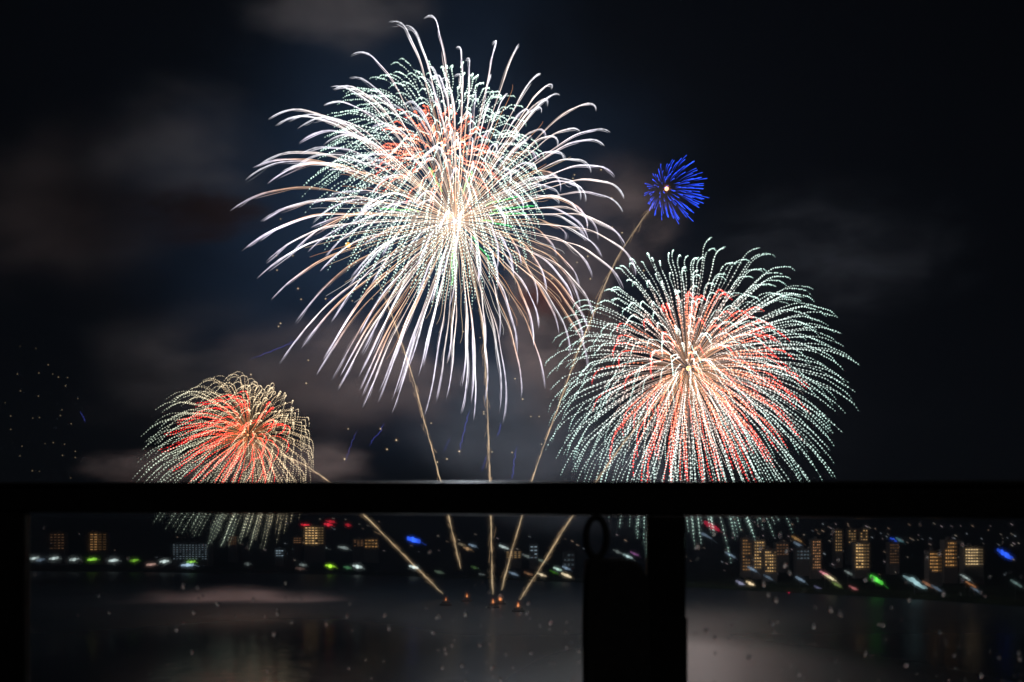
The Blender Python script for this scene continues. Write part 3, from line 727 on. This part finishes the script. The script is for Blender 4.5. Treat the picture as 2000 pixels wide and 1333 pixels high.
# ------------------------------------------------------------------ drifting smoke
def smoke(px, py, rx, ry, Y, dens, col, label, seed, depth=None, scale=3.0, thr=.42, lean=0.0):
    c = at(px, py, Y); u = Y / F; RX, RZ = rx * u, ry * u; RY = depth or max(RX, RZ) * .55
    g = G(); nu, nv = 28, 16; V = []; f = []
    for i in range(nv + 1):
        th = math.pi * i / nv
        for j in range(nu):
            ph = 2 * math.pi * j / nu
            d = Vector((math.sin(th) * math.cos(ph), math.sin(th) * math.sin(ph), math.cos(th)))
            r = 1 + .22 * mnoise.noise(d * 1.7 + Vector((seed, 0, 0)))
            V.append((d.x * RX * r, d.y * RY * r, d.z * RZ * r + lean * d.x * RX * r))
    for i in range(nv):
        for j in range(nu):
            k = (j + 1) % nu; f.append((i*nu+j, (i+1)*nu+j, (i+1)*nu+k, i*nu+k))
    g.add(V, f, (0, 0, 0))
    m = bpy.data.materials.new("smoke"); m.use_nodes = True; nt = m.node_tree; L = nt.links
    nt.nodes.remove(nt.nodes["Principled BSDF"])
    pv = nt.nodes.new("ShaderNodeVolumePrincipled"); pv.inputs["Color"].default_value = (*col, 1); pv.inputs["Anisotropy"].default_value = 0.0
    tc = nt.nodes.new("ShaderNodeTexCoord")
    mp = nt.nodes.new("ShaderNodeMapping"); mp.inputs["Scale"].default_value = (1 / RX, 1 / RY, 1 / RZ)
    L.new(tc.outputs["Object"], mp.inputs["Vector"])
    ln = nt.nodes.new("ShaderNodeVectorMath"); ln.operation = 'LENGTH'; L.new(mp.outputs[0], ln.inputs[0])
    fo = nt.nodes.new("ShaderNodeMapRange"); fo.interpolation_type = 'SMOOTHSTEP'
    fo.inputs["From Min"].default_value = .95; fo.inputs["From Max"].default_value = -.05; dz = nt.nodes.new("ShaderNodeTexNoise"); dz.inputs["Scale"].default_value = 1.6; dz.inputs["Detail"].default_value = 3
    dm = nt.nodes.new("ShaderNodeVectorMath"); dm.operation = 'ADD'; dm.inputs[1].default_value = (seed * 1.7, 0, seed); L.new(mp.outputs[0], dm.inputs[0]); L.new(dm.outputs[0], dz.inputs["Vector"])
    d2 = nt.nodes.new("ShaderNodeMath"); d2.operation = 'MULTIPLY_ADD'; d2.inputs[1].default_value = 1.5; d2.inputs[2].default_value = -.75; L.new(dz.outputs["Fac"], d2.inputs[0])
    d3 = nt.nodes.new("ShaderNodeMath"); d3.operation = 'ADD'; L.new(ln.outputs["Value"], d3.inputs[0]); L.new(d2.outputs[0], d3.inputs[1])
    fi = nt.nodes.new("ShaderNodeMapRange"); fi.interpolation_type = 'SMOOTHSTEP'; fi.inputs["From Min"].default_value = .98; fi.inputs["From Max"].default_value = .5; L.new(ln.outputs["Value"], fi.inputs["Value"])
    f0 = fo; L.new(d3.outputs[0], fo.inputs["Value"])
    fo = nt.nodes.new("ShaderNodeMath"); fo.operation = 'MULTIPLY'; L.new(f0.outputs[0], fo.inputs[0]); L.new(fi.outputs[0], fo.inputs[1])
    ad = nt.nodes.new("ShaderNodeVectorMath"); ad.operation = 'ADD'; ad.inputs[1].default_value = (seed * 3.1, seed, 0); 
    sc_ = nt.nodes.new("ShaderNodeMapping"); q = 1 / math.sqrt(RX * RZ); sc_.inputs["Scale"].default_value = (q * .55, q * .8, q * 1.25)
    L.new(tc.outputs["Object"], sc_.inputs["Vector"]); L.new(sc_.outputs[0], ad.inputs[0])
    nz = nt.nodes.new("ShaderNodeTexNoise"); nz.inputs["Scale"].default_value = scale * .6; nz.inputs["Detail"].default_value = 6; nz.inputs["Roughness"].default_value = .6
    nz.inputs["Distortion"].default_value = .4
    L.new(ad.outputs[0], nz.inputs["Vector"])
    mr = nt.nodes.new("ShaderNodeMapRange"); mr.interpolation_type = 'SMOOTHSTEP'
    mr.inputs["From Min"].default_value = thr - .12; mr.inputs["From Max"].default_value = thr + .26; L.new(nz.outputs["Fac"], mr.inputs["Value"])
    mu = nt.nodes.new("ShaderNodeMath"); mu.operation = 'MULTIPLY'; L.new(fo.outputs[0], mu.inputs[0]); L.new(mr.outputs[0], mu.inputs[1])
    m2 = nt.nodes.new("ShaderNodeMath"); m2.operation = 'MULTIPLY'; L.new(mu.outputs[0], m2.inputs[0]); m2.inputs[1].default_value = dens
    L.new(m2.outputs[0], pv.inputs["Density"]); L.new(pv.outputs[0], nt.nodes["Material Output"].inputs["Volume"])
    o = g.build("smoke", m, smooth=True); o.location = c
    tag(o, label, "smoke", "smoke drifting behind the fireworks", 'stuff')
SMK = (.85, .78, .80); BRN = (.85, .66, .62); GRY = (.66, .75, .90); NAVY = (.22, .46, .92); SOOT = (.10, .055, .045)
smoke(780, 420, 720, 640, 1130, 0.01346, NAVY, "wide veil of blue night smoke behind the largest firework", 21, depth=150, scale=2.2, thr=.36)
smoke(1390, 760, 420, 420, 1120, 0.0036, GRY, "thin grey veil of smoke behind the teal firework", 22, depth=120, scale=2.5, thr=.36)
smoke(670, 15, 250, 130, 960, .036, SMK, "pale smoke cloud at the top edge above the largest firework", 1, lean=.12, scale=3.4)
smoke(365, 300, 270, 200, 980, .010, SMK, "grey smoke bank left of the largest firework", 2, lean=-.3, scale=3.2)
smoke(140, 420, 330, 280, 1020, .007, BRN, "dim brownish smoke at the left edge of the sky", 3, scale=2.6)
smoke(690, 725, 340, 180, 960, .030, BRN, "brown violet smoke below the left streamers", 4, lean=.1, scale=3.6)
smoke(400, 730, 360, 190, 980, .009, SMK, "dim brown smoke over the small cream firework", 5, scale=3.2)
smoke(1090, 640, 170, 260, 960, .05, BRN, "reddish smoke column between the two big fireworks", 6, scale=3.4)
smoke(1030, 850, 330, 220, 980, .016, GRY, "grey smoke low behind the rising tails", 7, scale=3.2)
smoke(290, 922, 180, 60, 940, .10, BRN, "low brown smoke left of the small cream firework", 8)
smoke(560, 915, 220, 80, 940, .08, BRN, "low brown smoke right of the small cream firework", 9)
smoke(1220, 420, 160, 170, 960, .036, BRN, "thin brown smoke under the little blue firework", 10, scale=3.6)
smoke(1640, 500, 340, 210, 980, .008, GRY, "thin wisps of smoke above the teal firework", 11, scale=5.5, thr=.48)
smoke(1160, 940, 300, 150, 990, .016, GRY, "pale smoke low at the left foot of the teal firework", 12)
smoke(385, 420, 200, 75, 925, .10, SOOT, "dark soot brown cloud under the grey smoke bank", 14, lean=-.12)
smoke(1065, 578, 80, 55, 925, .22, (.30, .10, .08), "dark red brown puff of smoke between the two big fireworks", 15)
smoke(1120, 610, 80, 75, 930, .13, SOOT, "black smoke puff beside the dark red brown one", 16)
smoke(455, 1184, 290, 50, 720, .055, (1.0, .70, .65), "low pinkish smoke put in for the pale patch on the water under the small cream firework", 17, depth=60, thr=.40, scale=4.5)  # pink tinted volume standing in for the pinkish patch on the water

# ------------------------------------------------------------------ the balcony railing
def rail_y(X): return 1.30 + (1.02 - 1.30) * (X + 0.669) / (0.525 + 0.669)
def rail_top(X): return EYE + .0749 + (.0609 - .0749) * (X + .669) / 1.194
def rail_bot(X): return EYE + .0361 + (.0215 - .0361) * (X + .669) / 1.194
FLOOR = EYE - 1.0
def on_rail(px):       # where a photo column meets the rail's line
    k = (px - 1000) / F; a = -.28 / 1.194; b = 1.30 + a * .669
    Y = b / (1 - a * k); return k * Y, Y
railing = empty("balcony_railing", (0, 1.14, FLOOR))
tag(railing, "black balcony railing with glass panes under a broad top rail", "railing")
def rel(v): return [(x, y - 1.14, z - FLOOR) for x, y, z in v]
def sweep_rail():
    g = G(); X0, X1 = -1.6, 1.5
    # cross-section as (towards the viewer, fraction of height): cap, groove, body with rounded corners
    prof = [(-.024, .86), (-.026, .89), (-.0258, .92), (-.0235, .955), (-.019, .98), (-.012, .994), (0, 1.0), (.024, 1.0), (.034, .985), (.036, .95), (.036, .06), (.033, .015), (.028, 0), (-.016, 0), (-.021, .015), (-.0235, .06), (-.0235, .70), (-.022, .74), (-.0175, .755), (-.0175, .80), (-.022, .815)]
    V = []
    for X in np.linspace(X0, X1, 9):
        zt, zb, y = rail_top(X), rail_bot(X), rail_y(X)
        for dy, h in prof: V.append((X, y + dy + .024, zb + (zt - zb) * h))
    n = len(prof); f = []
    for i in range(8):
        for j in range(n):
            k = (j + 1) % n; f.append((i*n+j, i*n+k, (i+1)*n+k, (i+1)*n+j))
    f.append(tuple(range(n))[::-1]); f.append(tuple(range(8*n, 9*n)))
    g.add(rel(V), f, (0, 0, 0)); o = g.build("top_rail", M_RAIL, railing)
    bv = o.modifiers.new("bevel", 'BEVEL'); bv.width = .0012; bv.segments = 2; bv.limit_method = 'ANGLE'
sweep_rail()
def post(px0, px1, name="post", zt=None, zb=FLOOR, near=.004, deep=.018):
    (xa, ya), (xb, yb) = on_rail(px0), on_rail(px1); g = G()
    z1 = min(rail_bot(xa), rail_bot(xb)) - .0005 if zt is None else zt
    V = [(xa, ya + near, zb), (xb, yb + near, zb), (xb, yb + near + deep, zb), (xa, ya + near + deep, zb)]
    V += [(x, y, z1 + (rail_bot(x) - z1 - .0005 if zt is None else 0)) for x, y, z in V]
    g.add(rel(V), [(0,3,2,1),(4,5,6,7),(0,1,5,4),(1,2,6,5),(2,3,7,6),(3,0,4,7)], (0, 0, 0)); o = g.build(name, M_RAIL, railing)
    bv = o.modifiers.new("bevel", 'BEVEL'); bv.width = .002; bv.segments = 3
    return o
post(-160, 44); post(1266, 1341)
post(1269, 1343, "post_sleeve", EYE + (HY - 1203) / F * 1.12, FLOOR, -.001, .026)
# glass: clear, with a thin film of dried rain that scatters a little light
mg = bpy.data.materials.new("rain_wet_glass"); mg.use_nodes = True; nt = mg.node_tree; nt.nodes.remove(nt.nodes["Principled BSDF"])
tr_ = nt.nodes.new("ShaderNodeBsdfRefraction"); tr_.inputs[0].default_value = (.96, .975, .975, 1); tr_.inputs["IOR"].default_value = 1.02; tr_.inputs["Roughness"].default_value = 0
gls = nt.nodes.new("ShaderNodeBsdfGlossy"); gls.inputs["Roughness"].default_value = .02
fr = nt.nodes.new("ShaderNodeFresnel"); fr.inputs["IOR"].default_value = 1.15
mx = nt.nodes.new("ShaderNodeMixShader"); nt.links.new(fr.outputs[0], mx.inputs[0]); nt.links.new(tr_.outputs[0], mx.inputs[1]); nt.links.new(gls.outputs[0], mx.inputs[2])
dif = nt.nodes.new("ShaderNodeBsdfTranslucent"); dif.inputs[0].default_value = (.8, .8, .8, 1)
nz = nt.nodes.new("ShaderNodeTexNoise"); nz.inputs["Scale"].default_value = 14; nz.inputs["Detail"].default_value = 6
tc = nt.nodes.new("ShaderNodeTexCoord"); nt.links.new(tc.outputs["Object"], nz.inputs["Vector"])
mr = nt.nodes.new("ShaderNodeMapRange"); mr.inputs["From Min"].default_value = .35; mr.inputs["From Max"].default_value = .75; mr.inputs["To Min"].default_value = .002; mr.inputs["To Max"].default_value = .012
nt.links.new(nz.outputs["Fac"], mr.inputs["Value"])
mx2 = nt.nodes.new("ShaderNodeMixShader"); nt.links.new(mr.outputs[0], mx2.inputs[0]); nt.links.new(mx.outputs[0], mx2.inputs[1]); nt.links.new(dif.outputs[0], mx2.inputs[2])
rf_ = nt.nodes.new("ShaderNodeBsdfRefraction"); rf_.inputs["IOR"].default_value = 1.02; rf_.inputs["Roughness"].default_value = .30; rf_.inputs[0].default_value = (.95, .97, .97, 1)
mx3 = nt.nodes.new("ShaderNodeMixShader"); mx3.inputs[0].default_value = .2
nt.links.new(mx2.outputs[0], mx3.inputs[1]); nt.links.new(rf_.outputs[0], mx3.inputs[2]); nt.links.new(mx3.outputs[0], nt.nodes["Material Output"].inputs["Surface"])
PANE_OFF = .034
def pane(px0, px1):
    (xa, ya), (xb, yb) = on_rail(px0), on_rail(px1); g = G(); t = .006
    V = [(xa, ya + PANE_OFF - t, EYE - .9), (xb, yb + PANE_OFF - t, EYE - .9), (xb, yb + PANE_OFF, EYE - .9), (xa, ya + PANE_OFF, EYE - .9)]
    V += [(x, y, rail_bot(x) - .0008) for x, y, z in V]
    g.add(rel(V), [(0,3,2,1),(4,5,6,7),(0,1,5,4),(1,2,6,5),(2,3,7,6),(3,0,4,7)], (0, 0, 0)); g.build("glass_pane", mg, railing)
pane(22, 1285); pane(1322, 2250)
fl = G(); fl.box(-2.2, 2.2, -1.2, 1.5, FLOOR - .2, FLOOR); tag(fl.build("balcony_floor", M_FLOOR), kind='structure')

# rain drops on the outside of the glass
mw = bpy.data.materials.new("rain_water"); mw.use_nodes = True; b = mw.node_tree.nodes["Principled BSDF"]
b.inputs["Base Color"].default_value = (1, 1, 1, 1); b.inputs["Roughness"].default_value = .0; b.inputs["IOR"].default_value = 1.33; b.inputs["Transmission Weight"].default_value = 1
def drop_mesh(seed):
    q = random.Random(seed); V = []; f = []; nu, nv = 12, 5
    for i in range(nv):
        th = math.pi / 2 * i / nv
        for j in range(nu):
            a = 2 * math.pi * j / nu; r = math.cos(th) * (1 + .18 * math.sin(a * 2 + seed) + .1 * math.sin(3 * a + seed * 2))
            z = math.sin(a) * r * 1.15
            if z < 0: z *= 1.1
            V.append((math.cos(a) * r, .5 * math.sin(th), z))
    V.append((0, .5, 0)); V.append((0, 0, 0))
    for i in range(nv - 1):
        for j in range(nu):
            k = (j + 1) % nu; f.append((i*nu+j, (i+1)*nu+j, (i+1)*nu+k, i*nu+k))
    for j in range(nu):
        k = (j + 1) % nu; f.append(((nv-1)*nu+j, nv*nu, (nv-1)*nu+k)); f.append((j, k, nv*nu+1))
    g = G(); g.add(V, f, (0, 0, 0)); return g.mesh("rain_drop", mw, True)
DROPS = [drop_mesh(i) for i in range(6)]
qd = random.Random(99)
spots = []
for i in range(95):
    x = 1132 - abs(qd.gauss(0, 330)); y = 1333 - abs(qd.gauss(0, 105))
    if x > 60 and y > 1010: spots.append((x, y, 0))
for i in range(20): spots.append((qd.uniform(60, 620), qd.uniform(1020, 1330), 0))
for i in range(12): spots.append((qd.uniform(360, 600), qd.uniform(1160, 1215), 0))
for i in range(125): spots.append((qd.uniform(1350, 1995), 1333 - 320 * qd.random() ** 1.25, 1))
for x, y, pn in spots:
    X, Y = on_rail(x); Y += PANE_OFF; X = (x - 1000) / F * Y
    Yp = rail_y(X) + PANE_OFF + .0002
    o = link("rain_drop", qd.choice(DROPS)); s = qd.choice((.0006, .0007, .0009, .0012, .0015, .0019, .0025))
    o.location = ((x - 1000) / F * Yp, Yp, EYE + (HY - y) / F * Yp); o.scale = (s, s, s * qd.uniform(.9, 1.4)); o.rotation_euler = (0, 0, math.atan2(-.28, 1.194))
    lab = ("rain drop clinging to the wide glass pane left of the post", "rain drops on the wide left pane") if pn == 0 else ("rain drop clinging to the glass pane right of the post", "rain drops on the right pane")
    tag(o, lab[0], "rain drop", lab[1])

# ------------------------------------------------------------------ the black bag with its loop, against the post
def bag():
    Yb = 1.075; k = Yb / F
    X = lambda px: (px - 1000) * k
    Z = lambda py: (HY - py) * k + EYE
    root = empty("carry_bag", (X(1200), Yb, FLOOR)); tag(root, "black bag with an oval loop on top, standing against the railing post", "bag")
    zb = FLOOR
    outl = [(1139, Z(1330)), (1138, Z(1200)), (1141, Z(1130)), (1143, Z(1098)), (1150, Z(1090)), (1172, Z(1090)), (1190, Z(1092)), (1212, Z(1091)), (1228, Z(1093)), (1241, Z(1099)), (1252, Z(1109)), (1259, Z(1122)), (1263, Z(1140)), (1264, Z(1200)), (1266, Z(1330)),
            (1276, EYE - .6), (1276, FLOOR + .02), (1268, FLOOR), (1136, FLOOR), (1126, FLOOR + .02), (1128, EYE - .6)]
    P = [(X(px) - X(1200), z - FLOOR) for px, z in outl]; n = len(P)
    g = G(); cx = sum(p[0] for p in P) / n; V = []
    for dy, sh in [(-.026, .80), (-.024, .93), (-.014, 1.0), (.010, 1.0), (.020, .93), (.022, .8)]:
        for x, z in P:
            V.append((cx + (x - cx) * (1 - (1 - sh) * .35), dy, z - (1 - sh) * (.02 if z > .3 else -.01)))
    f = []
    for i in range(5):
        for j in range(n):
            q = (j + 1) % n; f.append((i*n+j, i*n+q, (i+1)*n+q, (i+1)*n+j))
    f.append(tuple(range(n))[::-1]); f.append(tuple(range(5*n, 6*n)))
    g.add(V, f, (0, 0, 0)); g.build("body", M_BAG, root)
    t = G(); N = 40; V = []; f = []; m = 8
    for i in range(N):
        a = 2 * math.pi * i / N; c0 = np.array([X(1164.5) - X(1200) + math.cos(a) * 20 * k, 0, Z(1050) - FLOOR + math.sin(a) * 39 * k])
        rr = np.array([math.cos(a), 0, math.sin(a)])
        for j in range(m):
            b2 = 2 * math.pi * j / m; V.append(c0 + rr * math.cos(b2) * 6.5 * k + np.array([0, math.sin(b2) * 10 * k, 0]))
    for i in range(N):
        for j in range(m):
            f.append((i*m+j, i*m+(j+1) % m, ((i+1) % N)*m+(j+1) % m, ((i+1) % N)*m+j))
    t.add(V, f, (0, 0, 0)); t.build("loop_handle", M_BAG, root, True)
bag()

# ------------------------------------------------------------------ the air: thin haze that the bursts light up
hz = G(); hz.box(-5200, 5200, -420, 5600, -3, 700)
mh = bpy.data.materials.new("night_air"); mh.use_nodes = True; nt = mh.node_tree; nt.nodes.remove(nt.nodes["Principled BSDF"])
pv = nt.nodes.new("ShaderNodeVolumePrincipled"); pv.inputs["Color"].default_value = (.48, .62, .90, 1); pv.inputs["Density"].default_value = HAZE_DENSITY
nt.links.new(pv.outputs[0], nt.nodes["Material Output"].inputs["Volume"])
tag(hz.build("haze", mh), kind='stuff')
